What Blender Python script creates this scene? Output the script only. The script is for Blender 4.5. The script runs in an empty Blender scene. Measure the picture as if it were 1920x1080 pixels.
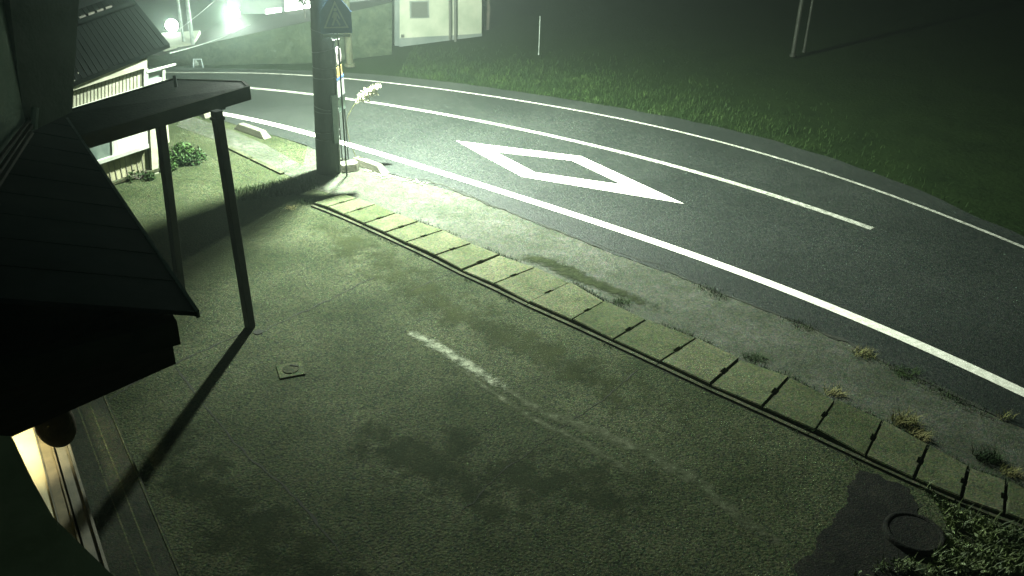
import bpy, bmesh, math, random
from mathutils import Vector, Matrix, noise
random.seed(7)
S = bpy.context.scene
C = S.collection

# ------------------------------------------------------------------ camera
FL, PITCH, ROLL, CH = 1.7587, 0.4797, 0.0274, 5.3653
cp, sp, cr, sr = math.cos(PITCH), math.sin(PITCH), math.cos(ROLL), math.sin(ROLL)
FW = Vector((0, cp, -sp)); R0 = Vector((1, 0, 0)); U0 = Vector((0, sp, cp))
RT = R0*cr + U0*sr; UP = -R0*sr + U0*cr
CO = Vector((0, 0, CH))
cam = bpy.data.cameras.new('camera'); co = bpy.data.objects.new('camera', cam); C.objects.link(co)
co.matrix_world = Matrix(((RT.x, UP.x, -FW.x, 0), (RT.y, UP.y, -FW.y, 0), (RT.z, UP.z, -FW.z, CH), (0, 0, 0, 1)))
cam.sensor_width = 36; cam.lens = FL*18; cam.clip_start = .05; cam.clip_end = 2000
S.camera = co
# ------------------------------------------------------------------ world (night) and exposure
W = bpy.data.worlds.new('World'); S.world = W; W.use_nodes = True
bg = W.node_tree.nodes['Background']
bg.inputs[0].default_value = (.55, 1.0, .82, 1); bg.inputs[1].default_value = .018
S.view_settings.view_transform = 'Standard'; S.view_settings.look = 'None'
S.view_settings.exposure = .28; S.view_settings.gamma = 1
LAMP = Vector((-2.68, 15.05, 5.1))
LAMP_W = 7600

def ray(x, y): return FW*FL + RT*((x-960)/960) - UP*((y-540)/960)
def G(x, y, z=0.0):                      # where a sight line meets the level z
    d = ray(x, y); return CO + d*((z-CH)/d.z)
def V(x, y, p, n):                       # where it meets a vertical plane
    d = ray(x, y); n = Vector(n); return CO + d*((Vector(p)-CO).dot(n)/d.dot(n))

# ------------------------------------------------------------------ materials
def mat(name, c1, c2=None, scale=3, rough=.8, bump=0, bscale=60, c3=None, s3=40, w3=.4, metallic=0, spec=.5, stretch=None):
    m = bpy.data.materials.new(name); m.use_nodes = True
    nt = m.node_tree; N = nt.nodes; L = nt.links; b = N['Principled BSDF']
    b.inputs['Roughness'].default_value = rough; b.inputs['Metallic'].default_value = metallic
    b.inputs['Specular IOR Level'].default_value = spec
    geo = N.new('ShaderNodeNewGeometry'); src = geo.outputs['Position']
    if stretch:
        mp = N.new('ShaderNodeMapping'); mp.inputs['Scale'].default_value = stretch
        L.new(src, mp.inputs[0]); src = mp.outputs[0]
    if c2:
        n = N.new('ShaderNodeTexNoise'); n.inputs['Scale'].default_value = scale; n.inputs['Detail'].default_value = 6
        n.inputs['Roughness'].default_value = .65
        L.new(src, n.inputs['Vector'])
        r = N.new('ShaderNodeValToRGB'); r.color_ramp.elements[0].position = .36; r.color_ramp.elements[1].position = .64
        r.color_ramp.elements[0].color = (*c1, 1); r.color_ramp.elements[1].color = (*c2, 1)
        L.new(n.outputs[0], r.inputs[0]); out = r.outputs[0]
        if c3:
            n2 = N.new('ShaderNodeTexNoise'); n2.inputs['Scale'].default_value = s3; n2.inputs['Detail'].default_value = 3
            n2.inputs['Roughness'].default_value = .8
            L.new(src, n2.inputs['Vector'])
            r2 = N.new('ShaderNodeValToRGB'); r2.color_ramp.elements[0].position = .5-w3*.3; r2.color_ramp.elements[1].position = .5+w3*.3
            L.new(n2.outputs[0], r2.inputs[0])
            mx = N.new('ShaderNodeMix'); mx.data_type = 'RGBA'
            mx.inputs[7].default_value = (*c3, 1)
            L.new(r2.outputs[0], mx.inputs[0]); L.new(out, mx.inputs[6]); out = mx.outputs[2]
        L.new(out, b.inputs['Base Color'])
    else: b.inputs['Base Color'].default_value = (*c1, 1)
    if bump:
        n = N.new('ShaderNodeTexNoise'); n.inputs['Scale'].default_value = bscale; n.inputs['Detail'].default_value = 4
        L.new(geo.outputs['Position'], n.inputs['Vector'])
        bp = N.new('ShaderNodeBump'); bp.inputs['Strength'].default_value = bump; bp.inputs['Distance'].default_value = .02
        L.new(n.outputs[0], bp.inputs['Height']); L.new(bp.outputs[0], b.inputs['Normal'])
    return m
def emat(name, c, s):
    m = bpy.data.materials.new(name); m.use_nodes = True; b = m.node_tree.nodes['Principled BSDF']
    b.inputs['Base Color'].default_value = (*c, 1)
    b.inputs['Emission Color'].default_value = (*c, 1); b.inputs['Emission Strength'].default_value = s
    return m
def speckle(m, lo, hi, scale=130, to=.5):
    """aggregate grain: multiplies the base colour by a fine cell pattern"""
    nt = m.node_tree; N = nt.nodes; L = nt.links; b = N['Principled BSDF']
    lk = b.inputs['Base Color'].links[0]; src = lk.from_socket
    geo = N.new('ShaderNodeNewGeometry'); v = N.new('ShaderNodeTexVoronoi'); v.inputs['Scale'].default_value = scale
    L.new(geo.outputs['Position'], v.inputs['Vector'])
    sx = N.new('ShaderNodeSeparateColor'); L.new(v.outputs['Color'], sx.inputs[0])
    mr = N.new('ShaderNodeMapRange'); mr.inputs['To Min'].default_value = lo; mr.inputs['To Max'].default_value = hi
    L.new(sx.outputs[0], mr.inputs[0])
    cc = N.new('ShaderNodeMix'); cc.data_type = 'RGBA'; cc.inputs[0].default_value = .3; L.new(mr.outputs[0], cc.inputs[6]); L.new(v.outputs['Color'], cc.inputs[7])
    mx = N.new('ShaderNodeMix'); mx.data_type = 'RGBA'; mx.blend_type = 'MULTIPLY'; mx.inputs[0].default_value = 1
    L.new(src, mx.inputs[6]); L.new(cc.outputs[2], mx.inputs[7]); L.new(mx.outputs[2], b.inputs['Base Color'])
    return m
M = {}
M['asphalt'] = speckle(mat('asphalt', (.012, .017, .014), (.029, .036, .030), .45, .5, .5, 90, (.015, .019, .015), 40, .8), .35, 1.85, 60)
M['apron'] = speckle(mat('apron_concrete', (.042, .048, .036), (.094, .098, .082), 1.0, .8, .4, 70, (.030, .040, .020), 6, .9), .6, 1.45, 60)
M['yard'] = speckle(mat('yard_concrete', (.016, .026, .010), (.063, .076, .041), .75, .88, .7, 40, (.022, .028, .011), 6, .9), .35, 1.8, 62)
M['lid'] = speckle(mat('lid_concrete', (.036, .043, .027), (.10, .106, .074), 2.6, .9, .4, 60, (.075, .09, .045), 14, .9), .65, 1.4, 60)
M['kerb'] = speckle(mat('kerb_concrete', (.03, .036, .018), (.07, .076, .045), 3, .9, .4, 60), .6, 1.4, 70)
M['block'] = mat('block_concrete', (.08, .085, .06), (.15, .15, .11), 9, .85, .4, 40)
M['patch'] = speckle(mat('patch_asphalt', (.006, .007, .0055), (.014, .015, .011), 3, .9, .5, 70), .5, 1.6, 60)
M['moss'] = speckle(mat('moss_stain', (.022, .033, .016), (.05, .062, .034), 5, .95, .5, 60), .6, 1.5, 60)
M['soil'] = mat('soil', (.008, .012, .005), (.03, .042, .018), 2.5, .95, .6, 30)
M['grassland'] = mat('rough_grass', (.002, .005, .0015), (.008, .015, .004), 1.1, .95, .8, 14, (.009, .018, .005), 9, .9)
M['paint'] = mat('road_paint', (.5, .51, .42), (.72, .72, .62), 14, .7, .25, 60)
M['worn'] = mat('worn_paint', (.12, .13, .10), (.36, .37, .31), 14, .7, .2, 60)
M['crack'] = mat('crack_dark', (.006, .008, .004), (.016, .02, .01), 8, 1)
M['stain'] = mat('pale_stain', (.17, .19, .13), (.36, .37, .29), 12, .85, .3, 60)
M['stainf'] = mat('faint_stain', (.07, .085, .048), (.12, .135, .085), 9, .85, .3, 60)
M['slateroof'] = mat('awning_sheet', (.012, .018, .019), (.028, .037, .038), 1.5, .8, .05, 40, spec=.2)
M['darkwood'] = mat('dark_timber', (.02, .018, .013), (.045, .04, .03), 5, .8, .3, 40, stretch=(1, 1, 6))
M['fascia'] = mat('fascia_board', (.03, .034, .024), (.055, .06, .042), 4, .7, .05, 40)
M['postm'] = mat('painted_steel', (.014, .017, .012), (.032, .036, .026), 7, .5, .2, 60)
M['canopytop'] = mat('canopy_sheet', (.012, .017, .011), (.04, .05, .035), 5, .55, .3, 40)
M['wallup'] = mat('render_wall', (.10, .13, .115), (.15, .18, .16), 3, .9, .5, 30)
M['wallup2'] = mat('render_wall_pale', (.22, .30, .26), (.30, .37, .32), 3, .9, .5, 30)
M['siding'] = mat('cream_siding', (.28, .29, .21), (.40, .40, .31), 5, .7, .1, 40)
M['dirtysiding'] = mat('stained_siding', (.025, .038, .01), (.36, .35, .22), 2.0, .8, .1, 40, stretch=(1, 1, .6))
M['seam'] = mat('siding_seam', (.13, .13, .09), (.2, .2, .14), 5, .8)
M['frame'] = mat('window_frame', (.32, .35, .29), (.42, .44, .38), 5, .5)
M['glass'] = mat('curtained_glass', (.35, .38, .33), (.6, .6, .53), 3, .18, stretch=(7, 7, .5))
M['glass2'] = mat('frosted_glass', (.08, .11, .095), (.16, .2, .17), 6, .3)
M['tile'] = mat('roof_tile', (.003, .004, .004), (.006, .008, .007), 5, .9, .1, 20, spec=.02)
M['ridge'] = mat('ridge_tile', (.03, .03, .025), (.08, .08, .06), 8, .7)
M['pole'] = mat('weathered_concrete_pole', (.035, .05, .041), (.085, .10, .085), 3, .85, .4, 30, (.05, .065, .055), 22, .8, stretch=(1, 1, .35))
M['band'] = mat('steel_band', (.10, .12, .10), (.2, .22, .2), 20, .45, metallic=.6)
M['steel'] = mat('galvanised', (.10, .13, .11), (.2, .23, .2), 12, .5)
M['darksteel'] = mat('dark_steel', (.02, .026, .024), (.04, .05, .045), 12, .5)
M['white'] = mat('white_panel', (.3, .32, .3), (.4, .42, .39), 18, .5)
M['pinkwhite'] = mat('disc_face', (.28, .24, .24), (.36, .31, .31), 12, .5)
M['yellow'] = mat('yellow_panel', (.4, .3, .08), (.46, .36, .12), 18, .5)
M['orange'] = mat('orange_strip', (.5, .25, .08))
M['blue'] = mat('blue_plate', (.04, .10, .21), (.06, .13, .26), 9, .45)
M['bluestrip'] = mat('blue_strip', (.03, .1, .5))
M['greenp'] = mat('green_grey_panel', (.09, .15, .12), (.15, .21, .17), 9, .5)
M['signwhite'] = mat('sign_white', (.26, .32, .34), (.36, .42, .42), 9, .4)
M['bgwall'] = mat('far_white_wall', (.2, .23, .165), (.3, .32, .24), 1.5, .8)
M['greywall'] = mat('far_grey_wall', (.07, .09, .08), (.13, .15, .13), 1.5, .8)
M['louvre'] = mat('louvre', (.04, .045, .035), (.075, .08, .065), 18, .6, stretch=(1, 1, 6))
M['stone'] = mat('retaining_stone', (.010, .018, .009), (.060, .075, .045), 4.5, .9, 1.0, 9, (.012, .02, .01), 8, .9)
M['leaf'] = mat('leaf', (.012, .034, .008), (.04, .08, .02), 3, .6)
M['leafd'] = mat('leaf_dark', (.006, .016, .005), (.018, .036, .01), 2, .7)
M['grass'] = mat('grass_blade', (.007, .019, .004), (.024, .045, .010), 1.5, .7)
M['weed'] = mat('weed', (.03, .055, .01), (.11, .15, .035), 6, .7)
M['drygrass'] = mat('dry_grass', (.09, .10, .03), (.24, .22, .10), 4, .8)
M['plume'] = mat('plume', (.3, .31, .19), (.5, .5, .36), 20, .9)
M['bark'] = mat('bark', (.03, .026, .018), (.07, .06, .045), 8, .95, .6, 30)
M['stone2'] = mat('pebble', (.05, .055, .04), (.13, .13, .10), 6, .9)
M['alu'] = mat('door_rail', (.12, .12, .085), (.19, .18, .13), 8, .5, stretch=(1, 1, 1))
M['sill'] = mat('sill_timber', (.12, .10, .05), (.2, .17, .09), 8, .6)
M['cream'] = mat('entrance_wall', (.52, .47, .27), (.62, .57, .36), 4, .8)
M['brown'] = mat('brown_cover', (.05, .038, .02), (.09, .07, .045), 14, .8, .4, 60)
M['porchm'] = mat('porch_sheet', (.30, .29, .17), (.48, .45, .28), 1.6, .9, .05, 40)
M['step'] = speckle(mat('step_concrete', (.016, .021, .012), (.035, .042, .026), 2, .85, .3, 60), .7, 1.3, 60)
M['glow'] = emat('lamp_glow', (.9, 1, .9), 60)
M['glowwin'] = emat('lit_window', (.9, 1, .88), 7)
M['warm'] = emat('warm_bulb', (1, .85, .5), 30)
M['led'] = emat('led_panel', (.85, 1, .87), 20)

nt = M['lid'].node_tree; b_ = nt.nodes['Principled BSDF']; src_ = b_.inputs['Base Color'].links[0].from_socket   # each lid has its own tone
oi = nt.nodes.new('ShaderNodeObjectInfo'); rr_ = nt.nodes.new('ShaderNodeValToRGB')
rr_.color_ramp.elements[0].color = (.70, .76, .62, 1); rr_.color_ramp.elements[1].color = (1.15, 1.12, 1.06, 1)
mm_ = nt.nodes.new('ShaderNodeMix'); mm_.data_type = 'RGBA'; mm_.blend_type = 'MULTIPLY'; mm_.inputs[0].default_value = 1
nt.links.new(oi.outputs['Random'], rr_.inputs[0]); nt.links.new(src_, mm_.inputs[6]); nt.links.new(rr_.outputs[0], mm_.inputs[7]); nt.links.new(mm_.outputs[2], b_.inputs['Base Color'])
for k_, v_ in dict(yard=.08, apron=.12, lid=.08, kerb=.08, block=.15, asphalt=.28, grass=.1, drygrass=.1, grassland=.03, leaf=.15, leafd=.1, step=.1, moss=.05, patch=.12, soil=.05, stone=.05, siding=.2, dirtysiding=.15, postm=.2, fascia=.1, pole=.15).items():
    M[k_].node_tree.nodes['Principled BSDF'].inputs['Specular IOR Level'].default_value = v_
# ------------------------------------------------------------------ mesh helpers
def obj(name, bm, m, parent=None, smooth=False):
    me = bpy.data.meshes.new(name); bm.normal_update(); bm.to_mesh(me); bm.free()
    o = bpy.data.objects.new(name, me); C.objects.link(o)
    me.materials.append(m)
    if smooth:
        for p in me.polygons: p.use_smooth = True
    if parent:
        o.parent = parent; o.matrix_parent_inverse = Matrix.Translation(-parent.location)
    return o
def thing(name, loc, label, cat, group=None):
    o = bpy.data.objects.new(name, None); C.objects.link(o); o.location = loc; o.empty_display_size = .1
    o['label'] = label; o['category'] = cat
    if group: o['group'] = group
    return o
def tag(o, label, cat, group=None, kind=None):
    o['label'] = label; o['category'] = cat
    if group: o['group'] = group
    if kind: o['kind'] = kind
    return o
def struct(o, kind='structure'):
    o['kind'] = kind; return o
def poly(bm, pts): 
    vs = [bm.verts.new(p) for p in pts]; return bm.faces.new(vs)
def prism(bm, pts, dz):
    """closed slab: polygon pts (Vectors) extruded by vector dz"""
    dz = Vector(dz); n = len(pts)
    a = [bm.verts.new(Vector(p)) for p in pts]; b = [bm.verts.new(Vector(p)+dz) for p in pts]
    bm.faces.new(a); bm.faces.new(b[::-1])
    for i in range(n): bm.faces.new((a[i], b[i], b[(i+1) % n], a[(i+1) % n]))
    bmesh.ops.recalc_face_normals(bm, faces=bm.faces)
def box(bm, c, ux, uy, sx, sy, z0, z1, bev=0):
    c = Vector(c); ux = Vector(ux).normalized(); uy = Vector(uy).normalized()
    p = [c+ux*a*sx/2+uy*b*sy/2 for a, b in ((-1, -1), (1, -1), (1, 1), (-1, 1))]
    prism(bm, [Vector((q.x, q.y, z0)) for q in p], (0, 0, z1-z0))
def tube(bm, pts, r, seg=8, r1=None, cap=True):
    pts = [Vector(p) for p in pts]; rings = []; n = len(pts)
    for i, p in enumerate(pts):
        t = (pts[min(i+1, n-1)]-pts[max(i-1, 0)]).normalized()
        a = t.orthogonal().normalized() if i == 0 else (prev - t*prev.dot(t)).normalized()
        prev = a; b = t.cross(a); rr = r if r1 is None else r+(r1-r)*i/(n-1)
        rings.append([bm.verts.new(p+(a*math.cos(k*2*math.pi/seg)+b*math.sin(k*2*math.pi/seg))*rr) for k in range(seg)])
    for i in range(n-1):
        for k in range(seg):
            bm.faces.new((rings[i][k], rings[i][(k+1) % seg], rings[i+1][(k+1) % seg], rings[i+1][k]))
    if cap: bm.faces.new(rings[0][::-1]); bm.faces.new(rings[-1])
def ribbon(bm, pts, w, z):
    """flat strip of width w (number or list) along pts"""
    pts = [Vector((p[0], p[1], 0)) for p in pts]; n = len(pts); L = []
    for i, p in enumerate(pts):
        t = (pts[min(i+1, n-1)]-pts[max(i-1, 0)]).normalized(); nn = Vector((-t.y, t.x, 0))
        ww = w[i] if isinstance(w, list) else w
        L.append((bm.verts.new((p.x+nn.x*ww/2, p.y+nn.y*ww/2, z)), bm.verts.new((p.x-nn.x*ww/2, p.y-nn.y*ww/2, z))))
    for i in range(n-1): bm.faces.new((L[i][0], L[i][1], L[i+1][1], L[i+1][0]))
def smooth(pts, n=6):
    P = [Vector(p) for p in pts]; out = []
    Q = [P[0]*2-P[1]]+P+[P[-1]*2-P[-2]]
    for i in range(1, len(Q)-2):
        for k in range(n):
            t = k/n; a, b, c, d = Q[i-1:i+3]
            out.append(.5*((2*b)+(c-a)*t+(2*a-5*b+4*c-d)*t*t+(3*b-a-3*c+d)*t**3))
    out.append(P[-1]); return out
def dens(pts, step):
    out = []
    for a, b in zip(pts, pts[1:]):
        k = max(1, int((b-a).length/step))
        out += [a+(b-a)*i/k for i in range(k)]
    return out+[pts[-1]]
def jag(pts, amp, sc=3.0, seed=0):
    """ragged outline"""
    out = []; n = len(pts)
    for i, p in enumerate(pts):
        t = (pts[min(i+1, n-1)]-pts[max(i-1, 0)]); nn = Vector((-t.y, t.x, 0)).normalized()
        out.append(p+nn*amp*(noise.noise(Vector((p.x*sc+seed, p.y*sc, seed)))+.5*noise.noise(Vector((p.x*sc*4+seed, p.y*sc*4, 3)))))
    return out
def blob(px, z, amp=.06, seed=0, sc=2.5):
    pts = [G(x, y) for x, y in px]; pts = smooth(pts+[pts[0]], 5)
    pts = dens(pts, .05)[:-1]
    pts = jag(pts, amp, sc, seed)
    return [Vector((p.x, p.y, z)) for p in pts]
def flat(name, pts, m, parent=None):
    bm = bmesh.new(); f = poly(bm, pts); bmesh.ops.triangulate(bm, faces=[f])
    for f in bm.faces:
        f.normal_update()
        if f.normal.z < 0: f.normal_flip()
    return obj(name, bm, m, parent)
def blade(bm, p, h, lean, w=.006, ang=None):
    a = random.random()*6.283 if ang is None else ang
    d = Vector((math.cos(a), math.sin(a), 0)); s = Vector((-d.y, d.x, 0))*w
    p = Vector(p); q = p+d*lean*.35+Vector((0, 0, h*.6)); t = p+d*lean+Vector((0, 0, h))
    v = [bm.verts.new(x) for x in (p-s, p+s, q+s*.8, q-s*.8, t)]
    bm.faces.new((v[0], v[1], v[2], v[3])); bm.faces.new((v[3], v[2], v[4]))
def leafq(bm, p, r):
    n = Vector((random.gauss(0, 1), random.gauss(0, 1), random.gauss(0, 1)+.5)).normalized()
    a = n.orthogonal().normalized(); b = n.cross(a); th = random.random()*6.28
    a, b = a*math.cos(th)+b*math.sin(th), b*math.cos(th)-a*math.sin(th)
    vs = [bm.verts.new(Vector(p)+q) for q in (-a*r, b*r*.45, a*r, -b*r*.45)]
    bm.faces.new(vs)

# ------------------------------------------------------------------ THE SETTING: ground, yard, apron, road
flat('ground', [Vector((-300, -60, -.05)), Vector((300, -60, -.05)), Vector((300, 500, -.05)), Vector((-300, 500, -.05))], M['grassland'])
bpy.data.objects['ground']['kind'] = 'structure'
near_px = [(415, 213), (500, 233), (590, 256), (711, 286), (846, 329.5), (992, 379), (1138, 426), (1283.5, 475), (1393, 512), (1468, 543), (1591, 590.5), (1728, 649), (1837, 701), (1916, 737)]
cen_px = [(502, 169), (582, 177.5), (645, 186), (760, 202.5), (885, 225), (1035, 257.5), (1210.6, 296.6), (1393, 351), (1635, 430)]
far_px = [(300, 130), (427, 137), (582, 143), (642, 150), (785, 162.5), (910, 176), (1035, 200), (1110, 215), (1260, 247), (1410, 285), (1560, 327), (1710, 380), (1810, 420), (1918, 467)]
edge_px = [(330, 198), (420, 227), (520, 256), (600, 283), (660, 303), (735, 328), (790, 341), (870, 366), (960, 401), (1060, 440), (1150, 476), (1300, 530), (1400, 570), (1500, 605), (1600, 650), (1700, 700), (1800, 748), (1880, 785)]
fedge_px = [(250, 126), (400, 128), (600, 134), (785, 148), (960, 171), (1150, 201), (1335, 236), (1510, 282), (1710, 352), (1810, 397), (1915, 442)]
def ext(p, a, b):  # prolong both ends in a straight line
    return [p[0]+(p[0]-p[1]).normalized()*a]+p+[p[-1]+(p[-1]-p[-2]).normalized()*b]
import numpy as np
def fitline(px, deg, n=60, x0=None, x1=None):
    P = [G(*p) for p in px]; cx = sum(p.x for p in P)/len(P)
    X = np.array([p.x-cx for p in P]); Y = np.array([p.y for p in P]); c = np.polyfit(X, Y, deg)
    a = X[0] if x0 is None else x0-cx; b = X[-1] if x1 is None else x1-cx
    return [Vector((x+cx, float(np.polyval(c, x)), 0)) for x in np.linspace(a, b, n)]
NL = fitline(near_px, 4); CL = fitline(cen_px, 4); FLN = fitline(far_px[1:], 4)
ED = ext(smooth([G(*p) for p in edge_px]), 8, 9); FE = ext(smooth([G(*p) for p in fedge_px]), 8, 9)
# yard and pavement: one concrete sheet on the near side
yl = [Vector((p.x, p.y, 0)) for p in ED]
flat('yard', [Vector((-30, -12, 0)), Vector((30, -12, 0))]+[Vector((30, yl[-1].y-1, 0))]+yl[::-1]+[Vector((-30, yl[0].y, 0))], M['yard'])['kind'] = 'structure'
# road
edj = jag(dens(ED, .06), .045, 3.2, 2)
fej = jag(dens(FE, .15), .05, 2, 5)
road_pts = [Vector((p.x, p.y, .008)) for p in edj]+[Vector((p.x, p.y, .008)) for p in fej[::-1]]
flat('road', road_pts, M['asphalt'])['kind'] = 'structure'
# apron (paler concrete) between the lids and the road
lidfar_px = [(600, 362), (660, 375), (712, 393), (784.6, 422.2), (831, 439.7), (883.7, 462), (936, 485), (1003, 509), (1067.5, 536), (1132.7, 571.5), (1211.5, 606.5), (1304.8, 641.5), (1385, 680.8), (1478.3, 715.8), (1565, 758.5), (1653, 797), (1739, 842), (1813.5, 884.6), (1885, 911), (1960, 950)]
ap = [G(x, y, .004) for x, y in [(560, 345)]+lidfar_px[1:]]
ed_in = [Vector((p.x, p.y, .004)) for p in jag(dens(ED, .1), .03, 3, 2) if p.x > G(560, 275).x and p.x < 7]
flat('pavement', ap+ed_in[::-1], M['apron'])['kind'] = 'structure'

# markings
def line(name, pts, w, label, m='paint', z=.014, part=None):
    bm = bmesh.new(); ribbon(bm, pts, w, z); o = obj(name, bm, M[m]); return struct(o)
line('near_edge_line', ext(NL, 3, 6), .17, '')
line('centre_line', ext(CL, 4, 0), .13, '', 'worn')
line('far_edge_line', ext(FLN, 3, 6), .075, '', 'worn')
# diamond marking (crossing ahead)
bm = bmesh.new()
oo = [G(*p, .014) for p in ((855, 264), (1090, 293), (1283, 382), (978, 331))]
ii = [G(*p, .014) for p in ((930, 285), (1072, 301), (1167, 346), (1003, 323))]
ov = [bm.verts.new(p) for p in oo]; iv = [bm.verts.new(p) for p in ii]
for k in range(4): bm.faces.new((ov[k], ov[(k+1) % 4], iv[(k+1) % 4], iv[k]))
for f in bm.faces:
    f.normal_update()
    if f.normal.z < 0: f.normal_flip()
struct(obj('diamond_marking', bm, M['paint']))

# cracks and joints
def crack(px, w, seed=0, z=.0115, amp=.03):
    pts = jag(dens(smooth([G(*p) for p in px], 4), .05), amp, 4, seed)
    return pts, [w*(.35+1.1*abs(noise.noise(Vector((p.x*5+seed, p.y*5, seed))))) for p in pts]
bm = bmesh.new()
for px, w, s, a in (([(770, 340), (830, 349), (870, 366), (960, 401), (1060, 440), (1130, 468)], .05, 2, .04),
                 ([(1230, 500), (1300, 530), (1400, 570), (1500, 607), (1570, 640)], .05, 3, .03),
                 ([(1560, 632), (1600, 650), (1700, 700), (1800, 748), (1890, 790)], .07, 5, .04),
                 ([(765, 338), (800, 338), (818, 347)], .04, 8, .03), ([(850, 352), (905, 378), (930, 392)], .022, 9, .05),
                 ([(1110, 455), (1180, 482), (1245, 500)], .03, 11, .03)):
    pts, ww = crack(px, w, s, amp=a); ribbon(bm, pts, ww, .0125)
struct(obj('road_crack', bm, M['crack']))
bm = bmesh.new()
for px, w, s, a in (([(480, 628), (520, 608), (590, 575), (700, 520)], .026, 3, .05),
                 ([(205, 750), (262, 712), (330, 680), (420, 640), (470, 622)], .028, 13, .04),
                 ([(330, 690), (440, 830), (560, 940), (640, 1040)], .026, 23, .02),
                 ([(870, 960), (960, 870), (1060, 800), (1150, 735), (1195, 693)], .014, 33, .05),
                 ([(770, 545), (830, 518), (850, 512)], .014, 43, .02),
                 ([(430, 318), (480, 338), (540, 360)], .02, 63, .02),
                 ([(360, 280), (400, 296), (430, 318)], .02, 73, .02)):
    pts, ww = crack(px, w, s, amp=a); ribbon(bm, pts, ww, .003)
struct(obj('yard_crack', bm, M['crack']))

# dark patch, moss stains, pale stains
flat('dark_patch', [Vector((p.x, p.y, .004)) for p in jag(dens([G(*p) for p in ((1608, 878), (1705, 912), (1722, 960), (1712, 1075), (1600, 1160), (1480, 1120), (1505, 1045), (1545, 1003), (1575, 960), (1597, 905), (1608, 878))], .03)[:-1], .06, 5, 4)], M['patch'])['kind'] = 'structure'
def flecks(name, spine, w, m, z, n, seed, size=(.008, .05), spread=.5):
    """worn mark: many ragged flecks scattered on a spine, denser in the middle"""
    rnd = random.Random(seed); bm = bmesh.new()
    P = dens(smooth([G(*p) for p in spine], 5), .03)
    for k in range(n):
        t = rnd.random()**1.15; i = min(int(t*(len(P)-1)), len(P)-2); d = (P[i+1]-P[i]).normalized(); nn = Vector((-d.y, d.x, 0))
        ww = w*(1-.45*t)
        c = P[i]+nn*rnd.gauss(0, ww*spread)+d*rnd.uniform(-.05, .05); s = rnd.uniform(*size)
        th = rnd.random()*6.28; q = []
        for j in range(6):
            a = th+j*1.047; rr = s*rnd.uniform(.5, 1.2)
            q.append(bm.verts.new((c.x+math.cos(a)*rr, c.y+math.sin(a)*rr, z+k*2e-6)))
        bm.faces.new(q)
    return struct(obj(name, bm, m))
def softmat(name, c1, c2, sc=9, gain=2.2, bias=.0, stretch=None, nmix=1.0):
    """ragged stain: opacity = edge falloff stored on the mesh, broken up by noise"""
    m = mat(name, c1, c2, sc*.6, .9, .2, 50, spec=.08); nt = m.node_tree; N = nt.nodes; L = nt.links
    b = N['Principled BSDF']; at_ = N.new('ShaderNodeAttribute'); at_.attribute_name = 'soft'
    geo = N.new('ShaderNodeNewGeometry'); n = N.new('ShaderNodeTexNoise'); n.inputs['Scale'].default_value = sc; n.inputs['Detail'].default_value = 8; n.inputs['Roughness'].default_value = .75
    L.new(geo.outputs['Position'], n.inputs['Vector'])
    a1 = N.new('ShaderNodeMath'); a1.operation = 'MULTIPLY_ADD'; a1.inputs[1].default_value = 2.6*nmix; a1.inputs[2].default_value = -1.3*nmix+bias
    L.new(n.outputs[0], a1.inputs[0])
    a2 = N.new('ShaderNodeMath'); a2.operation = 'ADD'; L.new(a1.outputs[0], a2.inputs[0]); L.new(at_.outputs['Fac'], a2.inputs[1])
    a3 = N.new('ShaderNodeMath'); a3.operation = 'MULTIPLY'; a3.inputs[1].default_value = gain; a3.use_clamp = True; L.new(a2.outputs[0], a3.inputs[0])
    a4 = N.new('ShaderNodeMath'); a4.operation = 'MULTIPLY'; L.new(a3.outputs[0], a4.inputs[0])
    a5 = N.new('ShaderNodeMath'); a5.operation = 'GREATER_THAN'; a5.inputs[1].default_value = .001; L.new(at_.outputs['Fac'], a5.inputs[0]); L.new(a5.outputs[0], a4.inputs[1])
    L.new(a4.outputs[0], b.inputs['Alpha']); return m
def soft_strip(name, px, widths, m, z, ends=(.15, .3), level=0.0):
    P = dens(smooth([G(*p) for p in px], 6), .06); n = len(P); bm = bmesh.new(); lay = bm.verts.layers.float.new('soft'); rows = []
    for i, p in enumerate(P):
        t = (P[min(i+1, n-1)]-P[max(i-1, 0)]).normalized(); nn = Vector((-t.y, t.x, 0)); f = i/(n-1)
        k = f*(len(widths)-1); j = min(int(k), len(widths)-2); w = widths[j]+(widths[j+1]-widths[j])*(k-j)
        en = min(1, f/ends[0], (1-f)/ends[1]) if ends else 1
        row = []
        for q in (-1, -.75, -.5, -.25, 0, .25, .5, .75, 1):
            v = bm.verts.new((p.x+nn.x*w/2*q, p.y+nn.y*w/2*q, z)); v[lay] = max(0, (1-abs(q)**1.5))*max(0, en)*1.0-level; row.append(v)
        rows.append(row)
    for a, b in zip(rows, rows[1:]):
        for k in range(8): bm.faces.new((a[k], a[k+1], b[k+1], b[k]))
    for f in bm.faces:
        f.normal_update()
        if f.normal.z < 0: f.normal_flip()
    return struct(obj(name, bm, m))
soft_strip('moss_band', [(560, 400), (720, 500), (850, 580), (1000, 650), (1150, 730), (1330, 800), (1500, 900)], [.3, .9, 1.0, 1.0, .9, 1.0, .7], softmat('moss_growth', (.012, .018, .005), (.03, .038, .013), 3.2, .6, -.35, nmix=1.8), .0022)
soft_strip('damp_band', [(640, 800), (780, 850), (900, 900), (1040, 900), (1150, 930), (1300, 960)], [.5, 1.2, 1.4, 1.2, 1.3, .8], softmat('damp_growth', (.010, .017, .007), (.022, .03, .013), 2.6, .8, -.4, nmix=1.8), .0018)
soft_strip('damp_corner', [(300, 760), (340, 860), (430, 960), (600, 1080), (800, 1130)], [.4, .7, .9, 1.2, 1.2], bpy.data.materials['damp_growth'], .0016)
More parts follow.
